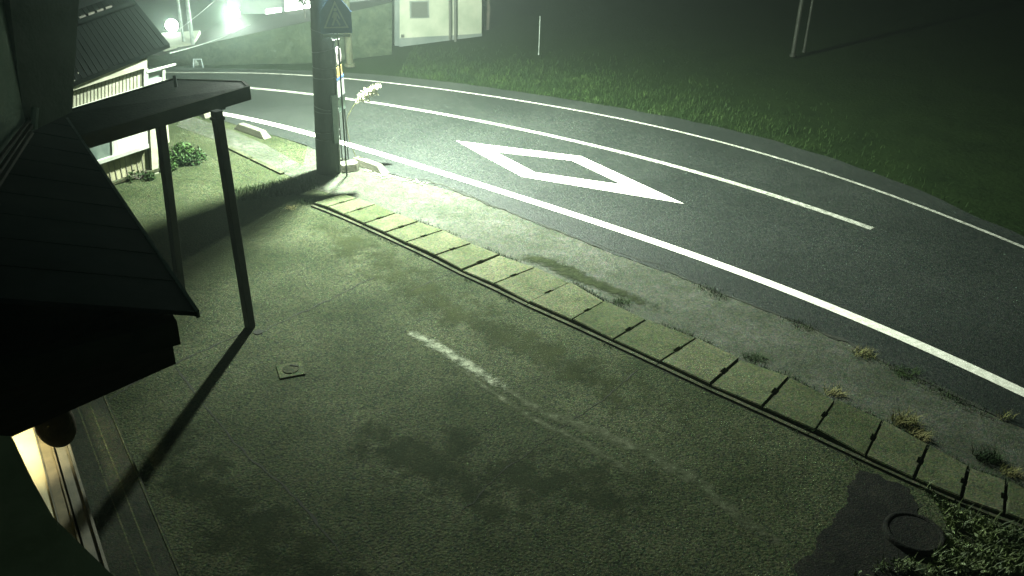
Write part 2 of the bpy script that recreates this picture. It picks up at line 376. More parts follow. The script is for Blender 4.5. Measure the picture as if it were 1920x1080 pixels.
soft_strip('pale_scuff', [(764, 622), (805, 642), (850, 668), (895, 696), (940, 724), (980, 745)], [.14, .22, .22, .2, .14], softmat('scuff_pale', (.10, .12, .08), (.26, .28, .2), 13, 1.2, -.25, nmix=1.3), .006, (.04, .4))
soft_strip('faint_scuff', [(925, 714), (970, 742), (1030, 778), (1100, 800), (1200, 845), (1300, 900), (1400, 980), (1500, 1035), (1620, 1060)], [.12, .16, .24, .26, .26, .22, .2, .15], softmat('scuff_faint', (.045, .058, .03), (.09, .10, .062), 9, .9, -.3, nmix=1.6), .0045)
soft_strip('faint_streak', [(830, 672), (880, 704), (930, 740), (1010, 790), (1110, 840), (1230, 920)], [.06, .10, .14, .16, .14], bpy.data.materials['scuff_faint'], .0035)
soft_strip('moss_stain', [(970, 482), (1030, 494), (1100, 527), (1180, 557), (1255, 592)], [.3, .38, .3, .16], softmat('wet_moss', (.010, .015, .005), (.024, .031, .012), 9, 1.3, -.15, nmix=1.2), .0125, (.12, .3))
flecks('pebbles_and_grit', [(690, 312), (715, 330), (760, 338), (800, 345)], .16, M['stone2'], .016, 260, 6, (.006, .024))

# ------------------------------------------------------------------ gutter with concrete lids
near_j = [(588, 386), (615, 394), (645, 408.5), (683, 424.6), (722, 442.7), (761, 462.5), (816.7, 484.4), (866, 513.5), (926, 539.8), (991.7, 573), (1071.5, 606), (1148.7, 644.4), (1237.7, 685), (1329.6, 729), (1427.3, 772.7), (1528, 813.5), (1621, 864), (1711.5, 905), (1799, 943), (1880, 972), (1965, 1005)]
far_j = [(643, 369), (670, 378), (705, 390), (742, 405), (784.6, 422.2), (831, 439.7), (883.7, 462), (936, 485), (1003, 509), (1067.5, 536), (1132.7, 571.5), (1211.5, 606.5), (1304.8, 641.5), (1385, 680.8), (1478.3, 715.8), (1565, 758.5), (1653, 797), (1739, 842), (1813.5, 884.6), (1885, 911), (1965, 948)]
nj = [G(*p) for p in near_j]; fj = [G(*p) for p in far_j]
bm = bmesh.new()
for i in range(len(nj)-1):
    poly(bm, [Vector((q.x, q.y, .006)) for q in (nj[i].lerp(fj[i], .02), nj[i+1].lerp(fj[i+1], .02), fj[i+1].lerp(nj[i+1], .03), fj[i].lerp(nj[i], .03))])
struct(obj('gutter_channel', bm, M['crack']))
LBL = ['first concrete gutter lid beside the utility pole, half in its shadow', 'second gutter lid from the utility pole', 'third gutter lid from the utility pole', 'fourth gutter lid from the utility pole', 'pale gutter lid, fifth from the utility pole', 'sixth gutter lid from the utility pole', 'seventh gutter lid from the utility pole', 'eighth gutter lid from the utility pole', 'gutter lid beside the start of the dark moss stain', 'gutter lid beside the middle of the dark moss stain', 'gutter lid beside the lower end of the moss stain, grassy far edge', 'gutter lid just past the dark moss stain', 'gutter lid second past the moss stain, wide dark joint on its right', 'gutter lid third past the moss stain with small weeds behind it', 'gutter lid eighth from the right end of the row', 'gutter lid to the left of the tall dry grass tuft', 'gutter lid right under the tall dry grass tuft', 'gutter lid just right of the tall dry grass tuft', 'gutter lid beside the leafy weeds, second from the right', 'gutter lid at the right edge of the picture']
LBL[14] = 'gutter lid two to the left of the tall dry grass tuft'; LBL[15] = 'gutter lid directly left of the one under the dry grass tuft'
def lid(i):
    a, b, c, d = nj[i], nj[i+1], fj[i+1], fj[i]
    tx = (b-a).normalized(); dy = (d-a); g = .010+.004*random.random(); g2 = .007+.006*random.random()
    a2, b2, c2, d2 = a+tx*g, b-tx*g2, c-tx*g2, d+tx*g
    a2, b2 = a2+dy*.01, b2+dy*.01
    # handle slots: notches in the middle of both short sides
    def mid(p, q, t): return p+(q-p)*t
    ns = .022
    pts = [a2, b2, mid(b2, c2, .40), mid(b2, c2, .41)-tx*ns, mid(b2, c2, .56)-tx*ns, mid(b2, c2, .57), c2,
           d2, mid(d2, a2, .43), mid(d2, a2, .44)+tx*ns*.4, mid(d2, a2, .59)+tx*ns*.4, mid(d2, a2, .60)]
    bm = bmesh.new(); tilt = random.uniform(-.006, .006); dzz = random.uniform(-.004, .005); c0 = (a+b+c+d)/4
    P = [Vector((p.x, p.y, .012)) for p in pts]
    prism(bm, P, (0, 0, .05))
    for v in bm.verts:
        if v.co.z > .03: v.co.z += (v.co-c0).dot(tx)*tilt*6+dzz+random.uniform(-.0015, .0015)
    top = [e for e in bm.edges if all(v.co.z > .04 for v in e.verts)]
    bmesh.ops.bevel(bm, geom=top, offset=.007, segments=2, affect='EDGES')
    o = obj('gutter_lid', bm, M['lid'])
    tag(o, LBL[i], 'gutter lid', 'concrete lids along the roadside gutter')
for i in range(len(nj)-1): lid(i)
# kerb strip on the yard side of the lids
bm = bmesh.new(); dk = bmesh.new()
kn = [p-(fj[i]-p).normalized()*.034 for i, p in enumerate(nj)]
for _ in range(3): kn = [kn[0]]+[(kn[i-1]+kn[i]*2+kn[i+1])/4 for i in range(1, len(kn)-1)]+[kn[-1]]
for i in range(len(nj)):
    if (kn[i]-nj[i]).length < .028: kn[i] = nj[i]-(fj[i]-nj[i]).normalized()*.028
for i in range(len(kn)-1):
    a, b = kn[i], kn[i+1]; t = (b-a).normalized(); n = Vector((-t.y, t.x, 0))
    if i % 3 == 2: b = b-t*.012
    prism(bm, [Vector((p.x, p.y, .008)) for p in (a-n*.022, b-n*.022, b+n*.022, a+n*.022)], (0, 0, .018))
struct(obj('kerb_strip', bm, M['kerb']))
kd = jag(dens([p-(fj[i]-p).normalized()*.030 for i, p in enumerate(kn)], .05), .006, 6, 3)
ribbon(dk, kd, [.009*(.4+1.4*abs(noise.noise(p*6))) for p in kd], .0035); struct(obj('kerb_gap', dk, M['crack']))
# the gutter further up the road, beyond the pole
bm = bmesh.new()
for a, b in (((412, 270), (470, 298)), ((472, 299), (530, 327))):
    A, B = G(*a), G(*b); t = (B-A).normalized(); n = Vector((-t.y, t.x, 0))
    prism(bm, [Vector((p.x, p.y, .002)) for p in (A-n*.04, B-n*.04, B+n*.04, A+n*.04)], (0, 0, .03))
struct(obj('far_kerb', bm, M['kerb']))
flat('pavement_slab', [G(*p, .006) for p in ((330, 236), (420, 268), (520, 320), (560, 338), (585, 320), (500, 272), (440, 246), (350, 215))], M['apron'])['kind'] = 'structure'

# ------------------------------------------------------------------ small things in the yard
# square valve box with lid
t = thing('valve_box', G(545, 695, 0), 'small square concrete valve box with round lid set in the yard', 'valve box')
c = G(545, 695); u = (G(575, 690)-G(520, 700)).normalized(); v = Vector((-u.y, u.x, 0))
bm = bmesh.new(); box(bm, c, u, v, .27, .27, .001, .016); obj('surround', bm, M['lid'], t)
bm = bmesh.new(); tube(bm, [c+Vector((0, 0, .016)), c+Vector((0, 0, .024))], .085, 20); obj('lid', bm, M['kerb'], t)
bm = bmesh.new(); box(bm, c+u*.05+v*.05, u-v*.7, v+u*.7, .1, .022, .0242, .030); obj('slot', bm, M['crack'], t)
# round sump at the bottom right
c = G(1712, 1005); t = thing('round_sump', c, 'round dark concrete sump with raised rim beside the weeds', 'sump')
bm = bmesh.new()
prof = [(.245, 0), (.25, .05), (.24, .06), (.215, .06), (.205, .05), (.20, .02)]
rs = [[bm.verts.new((c.x+math.cos(k*math.pi/18)*r*(1+.02*math.sin(k*1.7)), c.y+math.sin(k*math.pi/18)*r, z)) for k in range(36)] for r, z in prof]
for a, b in zip(rs, rs[1:]):
    for k in range(36): bm.faces.new((a[k], a[(k+1) % 36], b[(k+1) % 36], b[k]))
obj('rim', bm, M['patch'], t, True)
bm = bmesh.new(); tube(bm, [c+Vector((0, 0, .02)), c+Vector((0, 0, .05))], .202, 36); obj('cover', bm, M['patch'], t)
# post footing hole cover near the canopy post
bm = bmesh.new(); c = G(484, 623); tube(bm, [c+Vector((0, 0, .001)), c+Vector((0, 0, .008))], .055, 18)
tag(obj('drain_cover', bm, M['crack']), 'small round dark drain hole at the foot of the canopy post', 'drain')

# parking blocks
def block(pa, pb, w, h, label, sl=.16):
    A, B = G(*pa), G(*pb); t = (B-A).normalized(); n = Vector((-t.y, t.x, 0)); L = (B-A).length
    bm = bmesh.new(); c = (A+B)/2
    def P(s, q, z): 
        p = c+t*s+n*q; return (p.x, p.y, z)
    lo = [bm.verts.new(P(s, q, .006)) for s, q in ((-L/2, -w/2), (L/2, -w/2), (L/2, w/2), (-L/2, w/2))]
    hi = [bm.verts.new(P(s, q, h)) for s, q in ((-L/2+sl, -w*.36), (L/2-sl, -w*.36), (L/2-sl, w*.36), (-L/2+sl, w*.36))]
    bm.faces.new(lo[::-1]); bm.faces.new(hi)
    for k in range(4): bm.faces.new((lo[k], lo[(k+1) % 4], hi[(k+1) % 4], hi[k]))
    bmesh.ops.bevel(bm, geom=list(bm.edges), offset=.008, segments=1, affect='EDGES')
    tag(obj('parking_block', bm, M['block']), label, 'parking block', 'concrete parking blocks along the road edge')
block((658, 303), (724, 327), .17, .13, 'concrete parking block on the roadside right beside the utility pole')
block((445, 240), (503, 261), .17, .13, 'concrete parking block seen between the canopy post and the utility pole', .14)
block((362, 208), (393, 222), .17, .13, 'far concrete parking block just behind the top of the canopy post', .12)

# ------------------------------------------------------------------ utility pole, street lamp, signs
PB = Vector((-3.16, 14.42, 0)); PT = PB+Vector((.03*9/2.9, 0, 9)); PT.x = PB.x+.26
t = thing('utility_pole', PB, 'thick weathered concrete utility pole with steel bands beside the bus stop', 'utility pole')
bm = bmesh.new(); tube(bm, [PB+(PT-PB)*k/12 for k in range(13)], .205, 32, .115); obj('shaft', bm, M['pole'], t, True)
def onpole(z): return PB+(PT-PB)*(z/9), .205-.09*z/9
for z in (1.62, 1.78, 1.12, 1.06, .72, .60, 2.35, 2.05):
    p, r = onpole(z); bm = bmesh.new(); k = random.uniform(-.04, .04)
    ring = []
    for j in range(33):
        a = j/32*2*math.pi; ring.append(p+Vector((math.cos(a)*(r+.003), math.sin(a)*(r+.003), k*math.cos(a))))
    tube(bm, ring, .0045, 5); obj('band', bm, M['band'], t)
for z0, z1, dx in ((.55, 1.35, .0),):
    p, r = onpole((z0+z1)/2); bm = bmesh.new(); q = p+Vector((r*.72+.02, -r*.70, 0)); box(bm, q, (1, .9, 0), (-.9, 1, 0), .09, .05, z0, z1); obj('junction_box', bm, M['greenp'], t)
bm = bmesh.new(); p0, r = onpole(0); tube(bm, [p0+Vector((.2, -.08, 0)), onpole(3)[0]+Vector((.19, -.07, 0)), onpole(6)[0]+Vector((.17, -.07, 0))], .018, 8); obj('conduit', bm, M['steel'], t)
# lamp on the pole (just out of the top of the picture)
t = thing('street_lamp', (LAMP.x-.5, LAMP.y-.4, LAMP.z), 'bright street lamp on an arm of the utility pole over the road', 'street lamp')
pp, r = onpole(5.2); bm = bmesh.new(); hd = (LAMP-pp); hd.z = 0
tube(bm, [pp+Vector((0, 0, .0)), pp+hd*.5+Vector((0, 0, .22)), LAMP+Vector((0, 0, .16))], .025, 10); obj('arm', bm, M['steel'], t)
bm = bmesh.new(); u = hd.normalized(); v = Vector((-u.y, u.x, 0)); box(bm, LAMP+Vector((0, 0, 0)), u, v, .5, .2, LAMP.z+.03, LAMP.z+.13); obj('housing', bm, M['steel'], t)
bm = bmesh.new(); box(bm, LAMP, u, v, .34, .15, LAMP.z+.015, LAMP.z+.029); obj('led_panel', bm, M['led'], t)
ld = bpy.data.lights.new('street_lamp_light', 'AREA'); ld.shape = 'DISK'; ld.size = .2; ld.energy = LAMP_W; ld.spread = math.radians(172); ld.color = (.90, 1.0, .87)
lo = bpy.data.objects.new('street_lamp_light', ld); C.objects.link(lo); lo.location = LAMP+Vector((.0, 0, -.01))
lo.rotation_euler = (Vector((-.9, 16.2, 0))-LAMP).to_track_quat('-Z', 'Y').to_euler()

# crossing sign
sp0 = Vector((-2.84, 14.14, 0)); sn = Vector((.25, -1, 0)).normalized()
t = thing('crossing_sign', sp0, 'blue pedestrian crossing sign with white triangle beside the top of the utility pole', 'road sign')
sx = Vector((-sn.y, sn.x, 0)); 
if sx.x < 0: sx = -sx
q0 = V(631, 60, sp0, sn); zc = q0.z
def SP(x, z, d=0): return q0+sx*x+Vector((0, 0, z))+sn*d
bm = bmesh.new(); prism(bm, [SP(-.24, -.02), SP(.24, -.02), SP(.24, .30), SP(0, .62), SP(-.24, .30)], -sn*.012); obj('plate', bm, M['blue'], t)
bm = bmesh.new()
T = [(-.19, .06), (.19, .06), (0, .47)]; Ti = [(-.155, .08), (.155, .08), (0, .415)]
a = [bm.verts.new(SP(x, z, .004)) for x, z in T]; b = [bm.verts.new(SP(x, z, .004)) for x, z in Ti]
for k in range(3): bm.faces.new((a[k], a[(k+1) % 3], b[(k+1) % 3], b[k]))
obj('triangle', bm, M['signwhite'], t)
bm = bmesh.new()
def limb(x0, z0, x1, z1, w): 
    d = Vector((x1-x0, z1-z0)).normalized(); n = (-d.y*w/2, d.x*w/2)
    poly(bm, [SP(x0+n[0], z0+n[1], .006), SP(x0-n[0], z0-n[1], .006), SP(x1-n[0], z1-n[1], .006), SP(x1+n[0], z1+n[1], .006)])
limb(0, .30, -.01, .2, .05); limb(-.012, .205, -.055, .10, .028); limb(.012, .19, .06, .10, .028); limb(0.02, .285, .06, .2, .018); limb(-.02, .285, -.05, .215, .018)
poly(bm, [SP(math.cos(k*.785)*.026, .335+math.sin(k*.785)*.026, .006) for k in range(8)])
obj('walking_figure', bm, M['signwhite'], t)
bm = bmesh.new(); prism(bm, [SP(-.21, -.035), SP(.21, -.035), SP(.21, -.075), SP(-.21, -.075)], sn*.02); obj('lower_bar', bm, M['signwhite'], t)
bm = bmesh.new(); pz = SP(.02, 0); tube(bm, [Vector((pz.x, pz.y, .004))-sn*.05, pz-sn*.05+Vector((0, 0, .4))], .014, 10); obj('post', bm, M['darksteel'], t)
bm = bmesh.new(); tube(bm, [onpole(zc-.14)[0]+Vector((.1, 0, 0)), SP(-.05, -.14, -.03), SP(.04, -.12, -.03)], .014, 8); obj('bracket', bm, M['band'], t)

# bus stop
B0 = G(648, 305); w = Vector((.155, .985, 0)).normalized()
t = thing('bus_stop', B0, 'slim two legged bus stop sign with round head and timetable panels', 'bus stop')
nn = Vector((w.y, -w.x, 0))
def leanz(z): return Vector((.035*z, 0, z))
for s in (-1, 1):
    bm = bmesh.new(); tube(bm, [B0+w*s*.15+Vector((0, 0, .02)), B0+w*s*.15+Vector((-.02, 0, 1.5))], .012, 10); obj('leg', bm, M['darksteel'], t)
def panel(name, z0, z1, m, hw=.165, th=.018):
    bm = bmesh.new(); a, b = B0+w*(-hw), B0+w*hw
    prism(bm, [Vector((p.x-.012*z, p.y, z)) for p, z in ((a, z0), (b, z0), (b, z1), (a, z1))], nn*th); return obj(name, bm, m, t)
panel('lower_panel', .93, 1.16, M['greenp']); panel('crossbar', 1.165, 1.195, M['darksteel'], .17, .03)
panel('timetable', 1.2, 1.47, M['white']); panel('blue_strip', 1.475, 1.5, M['bluestrip'], .17, .02)
panel('orange_strip', 1.515, 1.55, M['orange'], .13); panel('yellow_panel', 1.555, 1.68, M['yellow'], .12)
panel('neck', 1.685, 1.73, M['darksteel'], .03)
bm = bmesh.new(); hc = B0+Vector((-.021, 0, 1.84)); 
tube(bm, [hc-nn*.02, hc+nn*.02], .13, 32); hd_ = obj('round_head', bm, M['pinkwhite'], t)
bm = bmesh.new(); ring = [hc+(w*math.cos(k*math.pi/16)+Vector((0, 0, 1))*math.sin(k*math.pi/16))*.132 for k in range(33)]
tube(bm, ring, .021, 6); obj('rim', bm, M['white'], t)
bm = bmesh.new()
for k in range(2): 
    p = hc+nn*(.0215); poly(bm, [p+w*(-.07)+Vector((0, 0, .02-.05*k)), p+w*.07+Vector((0, 0, .02-.05*k)), p+w*.07+Vector((0, 0, .045-.05*k)), p-w*.07+Vector((0, 0, .045-.05*k))])
obj('head_marking', bm, M['darksteel'], t)
bc = G(655, 319)
bm = bmesh.new(); a = .35
pr = [(-.15, 0), (.15, 0), (.13, .13), (-.13, .13)]
u = Vector((.86, .5, 0)); v = Vector((-.5, .86, 0))
lo4 = [bm.verts.new(bc+u*x*.17+v*y*.13+Vector((0, 0, .006))) for x, y in ((-1, -1), (.6, -1), (1, -.4), (1, 1), (-1, 1))]
hi4 = [bm.verts.new(bc+u*x*.15+v*y*.11+Vector((0, 0, .14))) for x, y in ((-1, -1), (.6, -1), (1, -.4), (1, 1), (-1, 1))]
bm.faces.new(lo4[::-1]); bm.faces.new(hi4)
for k in range(5): bm.faces.new((lo4[k], lo4[(k+1) % 5], hi4[(k+1) % 5], hi4[k]))
bmesh.ops.bevel(bm, geom=list(bm.edges), offset=.008, segments=1, affect='EDGES')
obj('concrete_weight', bm, M['block'], t)

# pampas grass with one plume
r0 = G(672, 306); t = thing('pampas_grass', r0, 'single pale pampas grass plume on a bent stem beside the bus stop', 'pampas grass')
tip_n = Vector((.15, -1, 0))
st = [r0]+[V(x, y, r0+Vector((0, .0, 0)), (0.05, -1, 0)) for x, y in ((655, 262), (650, 228), (659, 205), (668, 192), (680, 178), (696, 167), (709, 160))]
st = smooth(st, 4); bm = bmesh.new(); tube(bm, st, .006, 6, .003); obj('stem', bm, M['drygrass'], t)
bm = bmesh.new()
top = st[-13:]
for k in range(900):
    i = random.randrange(len(top)-1); p = top[i].lerp(top[i+1], random.random()); d = (top[i+1]-top[i]).normalized()
    wd = .03+.035*math.sin(math.pi*i/(len(top)-1))
    dr = (d*.7+Vector((random.gauss(0, .45), random.gauss(0, .45), random.gauss(-.35, .45)))).normalized()
    q = p+dr*random.uniform(.6, 1.7)*wd; s = dr.orthogonal().normalized()*.0035
    bm.faces.new([bm.verts.new(x) for x in (p-s, p+s, q+s, q-s)])
for k in range(9):   # hanging side branches
    p = top[2+k % 8]; end = p+Vector((random.uniform(.04, .16), random.uniform(-.03, .03), random.uniform(-.13, -.02)))
    for j in range(45):
        f = random.random(); a = p.lerp(end, f)+Vector((random.gauss(0, .006),)*3); q = a+Vector((random.gauss(0, .015), random.gauss(0, .015), -.02))
        s = Vector((.003, 0, .001)); bm.faces.new([bm.verts.new(x) for x in (a-s, a+s, q+s, q-s)])
obj('plume', bm, M['plume'], t)
bm = bmesh.new()
for k in range(26): blade(bm, r0+Vector((random.gauss(0, .03), random.gauss(0, .03), .006)), random.uniform(.05, .16), random.uniform(.02, .1), .004)
obj('leaves', bm, M['grass'], t)

# ------------------------------------------------------------------ canopy on two posts
cB, cC, cD = G(465, 163, 2.72), G(455, 153, 2.72), G(325, 149, 2.66)
cL, cA = G(110, 214, 2.5), G(60, 283, 2.34)
cB2 = G(466, 163, 2.72)
ct = thing('canopy', G(470, 615), 'flat dark canopy roof on two steel posts in front of the neighbouring house', 'canopy')
bm = bmesh.new(); prism(bm, [cA, cB2, cC+Vector((0, 0, .0)), cD, cL], (0, 0, -.035)); obj('roof_sheet', bm, M['canopytop'], ct)
def beam(name, a, b, w, h, m, dz=0):
    a, b = Vector(a), Vector(b); d = (b-a); d.z = 0; d.normalize(); n = Vector((-d.y, d.x, 0))*w/2
    bm = bmesh.new(); prism(bm, [a+n+Vector((0, 0, dz)), a-n+Vector((0, 0, dz)), b-n+Vector((0, 0, dz)), b+n+Vector((0, 0, dz))], (0, 0, -h)); return obj(name, bm, m, ct)
beam('fascia', cA, cB2, .04, .15, M['fascia'], .012)
beam('end_fascia', cB2, cC, .03, .15, M['fascia'], .010)
beam('rear_fascia', cC, cD, .03, .10, M['fascia'], .010)
beam('side_fascia', cD, cL, .03, .12, M['fascia'], .014)
fd = (cB2-cA).normalized()
p1t = V(404, 195, G(470, 613), (0, -1, 0)); p1 = G(469, 613)
p1m = Vector((p1t.x, p1t.y, p1t.z))
for nm, b, tp, r in (('post', p1, Vector((p1m.x, p1m.y, 2.6)), .047), ('post', G(341, 565), None, .045)):
    if tp is None: tp = Vector((b.x+.10, b.y-.02, 2.42))
    bm = bmesh.new(); u = Vector((.6, .8, 0)); v = Vector((-.8, .6, 0))
    lo_ = [bm.verts.new(b+u*x*r+v*y*r) for x, y in ((-1, -1), (1, -1), (1, 1), (-1, 1))]; hi_ = [bm.verts.new(tp+u*x*r+v*y*r) for x, y in ((-1, -1), (1, -1), (1, 1), (-1, 1))]
    bm.faces.new(lo_[::-1]); bm.faces.new(hi_)
    for k in range(4): bm.faces.new((lo_[k], lo_[(k+1) % 4], hi_[(k+1) % 4], hi_[k]))
    bmesh.ops.bevel(bm, geom=list(bm.edges), offset=.006, segments=1, affect='EDGES')
    obj(nm, bm, M['postm'], ct)
bm = bmesh.new(); c = Vector((p1m.x, p1m.y, 2.6)); box(bm, c, (.6, .8, 0), (-.8, .6, 0), .11, .11, 2.50, 2.53); obj('bracket', bm, M['postm'], ct)
beam('crossbeam', G(418, 190, 2.6), G(330, 175, 2.55), .05, .09, M['fascia'], .0)
bm = bmesh.new(); q = G(331, 168, 2.62); box(bm, q, (1, 0, 0), (0, 1, 0), .03, .03, 2.6, 2.78); obj('roof_peg', bm, M['steel'], ct)

# ------------------------------------------------------------------ the near house: awning, walls, entrance
D = Vector((-.552, .834, 0)); N_ = Vector((.834, .552, 0))      # along the house, out of the house
E1 = G(370, 585, 2.7)
nh = thing('near_house', (E1-N_*1.5)*Vector((1, 1, 0)), 'near house with dark sheet metal awning roof, timber beam and lit entrance at lower left', 'house')
def off(p, d, n, z): q = p+D*d+N_*n; return Vector((q.x, q.y, z))
# awning: eave along D, sloping up to the wall
RUN = 1.15; RISE = .42
bm = bmesh.new()
prism(bm, [off(E1, 0, 0, 2.7), off(E1, 4.45, 0, 2.7), off(E1, 4.45, -RUN, 2.7+RISE), off(E1, 0, -RUN, 2.7+RISE)], (0, 0, -.03)); aw = obj('awning', bm, M['slateroof'], nh)
bm = bmesh.new()
for k in range(1, 10): 
    a = off(E1, k*.46, .0, 2.702); b = off(E1, k*.46, -RUN, 2.702+RISE); prism(bm, [a, a+D*.01, b+D*.01, b], (0, 0, .004))
obj('seams', bm, M['slateroof'], aw)
bm = bmesh.new(); prism(bm, [off(E1, 0, .012, 2.71), off(E1, 4.45, .012, 2.71), off(E1, 4.45, -.01, 2.71), off(E1, 0, -.01, 2.71)], (0, 0, -.05)); obj('drip_edge', bm, M['steel'], aw)
# end: gable wall face closing the awning, then the deep beam under it
g1 = G(345, 597, 2.64); 
bm = bmesh.new()
prism(bm, [off(E1, .02, -.12, 2.66), off(E1, .02, -RUN-1.6, 2.66), off(E1, .02, -RUN-1.6, 2.5), off(E1, .02, -.12, 2.5)], D*.10); obj('upper_beam', bm, M['fascia'], nh)
prism_pts = [G(318, 624, 2.5), G(330, 682, 2.12)]
b1 = G(330, 682, 2.12); b2 = G(20, 820, 2.12); bd = (b2-b1).normalized(); b3 = b2+bd*2.0
bm = bmesh.new(); bk = Vector((-bd.y, bd.x, 0)); 
if bk.y < 0: bk = -bk
prism(bm, [b1, b3, b3+Vector((0, 0, .58)), b1+Vector((0, 0, .5))], bk*.12)
obj('beam', bm, M['darkwood'], nh)
bm = bmesh.new(); prism(bm, [off(E1, .12, -.12, 2.49), off(E1, 4.4, -.12, 2.49), off(E1, 4.4, -RUN-.2, 2.49), off(E1, .12, -RUN-1.6, 2.49)], (0, 0, .02)); obj('soffit', bm, M['darkwood'], nh)
# closing roof plate between the awning top and the camera wall
bm = bmesh.new(); prism(bm, [off(E1, 0, -RUN, 2.69+RISE), off(E1, 4.45, -RUN, 2.69+RISE), off(E1, 4.45, -RUN-2.5, 2.9+RISE), off(E1, 0, -RUN-2.5, 2.9+RISE)], (0, 0, -.05)); obj('upper_roof', bm, M['slateroof'], nh)
# taller block behind the awning: two wall faces rising from the roof
def vwall(name, A, B, px, m, th=.12):
    d = (B-A); d.z = 0; d.normalize(); n = Vector((-d.y, d.x, 0))
    if n.dot(CO-A) < 0: n = -n
    bm = bmesh.new(); prism(bm, [V(x, y, A, n) for x, y in px], -n*th); return obj(name, bm, m, nh), n
wA, wB, wC = G(135, 207, 3.05), G(50, 237, 3.05), G(-30, 330, 3.05)
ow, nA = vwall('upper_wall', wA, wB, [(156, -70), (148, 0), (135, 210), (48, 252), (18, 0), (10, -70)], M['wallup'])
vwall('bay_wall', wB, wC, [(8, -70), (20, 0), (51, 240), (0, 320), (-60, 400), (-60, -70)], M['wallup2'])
bm = bmesh.new(); tube(bm, [V(54, 240, wB, nA)+nA*.05, V(57, 200, wB, nA)+nA*.05], .03, 8); obj('downpipe', bm, M['wallup2'], nh)
for k in range(3):
    a = G(-30, 335+k*26, 3.1+.05*k); b = G(58, 222+k*14, 3.1+.05*k); bm = bmesh.new(); tube(bm, [a, b], .02, 6); obj('gutter_pipe', bm, M['darkwood'], nh)
# entrance: wall, sill rails, step
def gl(a, b, z): return G(*a, z), G(*b, z)
S1, S2 = gl((130, 838), (205, 1080), .34)     # outer rail
sd = (S2-S1).normalized(); sn_ = Vector((-sd.y, sd.x, 0)); 
if sn_.dot(N_) < 0: sn_ = -sn_
def strip(name, s, w, z0, z1, m, a=-1.2, b=1.5):
    p, q = S1+sd*a, S2+sd*b; n = sn_
    bm = bmesh.new(); prism(bm, [Vector(((x+n*s+n*wv).x, (x+n*s+n*wv).y, z0)) for x, wv in ((p, 0), (q, 0), (q, w), (p, w))], (0, 0, z1-z0)); return obj(name, bm, m, nh)
strip('outer_rail', -.012, .022, .05, .355, M['alu'])
strip('sill', -.105, .091, .05, .335, M['alu'])
strip('rail_gap', -.120, .013, .05, .32, M['crack']); strip('inner_rail', -.136, .014, .05, .35, M['sill'])
strip('threshold', -.222, .084, .05, .34, M['sill']); strip('track', -.234, .01, .05, .352, M['alu'])
strip('entrance_floor', -1.5, 1.264, .05, .338, M['cream'])
strip('entrance_wall', -1.6, .09, .335, 2.3, M['cream'], -1.2, 1.5)
# concrete step
p1_, p2_ = G(200, 745, .12), G(345, 1085, .12); stp = bmesh.new(); e = (p2_-p1_).normalized(); n2 = Vector((-e.y, e.x, 0))
if n2.dot(N_) < 0: n2 = -n2
A_, B_ = p1_-e*.6, p2_+e*1.5
prism(stp, [Vector((x.x, x.y, .002)) for x in (A_, B_, B_-n2*.75, A_-n2*.75)], (0, 0, .118)); obj('step', stp, M['step'], nh)
st_ = bmesh.new()
for o_ in (.012, .16, .27): prism(st_, [Vector((x.x, x.y, .1205)) for x in (A_-n2*o_, B_-n2*o_, B_-n2*(o_+.012), A_-n2*(o_+.012))], (0, 0, .005 if o_ < .1 else .0004))
obj('step_nosing', st_, M['lid'], nh)
# brown rounded cover under the beam
bc = G(104, 798, 1.2); bm = bmesh.new()
bmesh.ops.create_uvsphere(bm, u_segments=24, v_segments=14, radius=1)
for v_ in bm.verts: 
    z = v_.co.z; v_.co = Vector((v_.co.x*.15, v_.co.y*.11, z*.19 if z < 0 else z*.3))+bc
tag(obj('hanging_basket', bm, M['brown'], None, True), 'brown rounded basket hanging under the dark beam beside the lit entrance', 'basket')
bm = bmesh.new(); tube(bm, [bc+Vector((0, 0, .28)), bc+Vector((0, 0, 1.0))], .006, 6); 
hb = bpy.data.objects['hanging_basket']; obj('cord', bm, M['darksteel'], hb)
# near wall / lower roof right under the camera that hides the lamp
z3 = 2.6
q = [G(22, 818, z3), G(62, 902, z3), G(100, 970, z3), G(215, 1082, z3), G(330, 1300, z3), G(-400, 1300, z3), G(-300, 800, z3)]
bm = bmesh.new(); prism(bm, q, (0, 0, -.05)); obj('porch_roof', bm, M['porchm'], nh)
# entrance lamp
ep = G(8, 846, .34); lz = .34+.55
t = thing('entrance_lamp', (ep.x, ep.y, lz), 'warm lamp glowing at the entrance under the dark beam', 'lamp')
bm = bmesh.new(); bmesh.ops.create_uvsphere(bm, u_segments=16, v_segments=10, radius=.035)
for v_ in bm.verts: v_.co += Vector((ep.x, ep.y, lz))
obj('bulb', bm, M['warm'], t, True)
bm = bmesh.new(); rs = [[bm.verts.new((ep.x+math.cos(k*math.pi/12)*r_, ep.y+math.sin(k*math.pi/12)*r_, lz+z_)) for k in range(24)] for r_, z_ in ((.03, .1), (.10, .03), (.13, -.04), (.125, -.04), (.095, .025), (.028, .093))]
for a, b in zip(rs, rs[1:]):
    for k in range(24): bm.faces.new((a[k], a[(k+1) % 24], b[(k+1) % 24], b[k]))
obj('added_shade', bm, M['frame'], t, True)  # unseen shade, added to block the bulb's sideways light from the canopy
bm = bmesh.new(); tube(bm, [Vector((ep.x, ep.y, lz+.03)), Vector((ep.x, ep.y, lz+.1)), Vector((ep.x, ep.y, 2.3))], .012, 8); obj('holder', bm, M['darksteel'], t)
pl = bpy.data.lights.new('entrance_lamp_light', 'SPOT'); pl.energy = 190; pl.spot_size = math.radians(112); pl.spot_blend = .25; pl.color = (1, .86, .5); pl.shadow_soft_size = .04
po = bpy.data.objects.new('entrance_lamp_light', pl); C.objects.link(po); po.location = (ep.x, ep.y, lz)

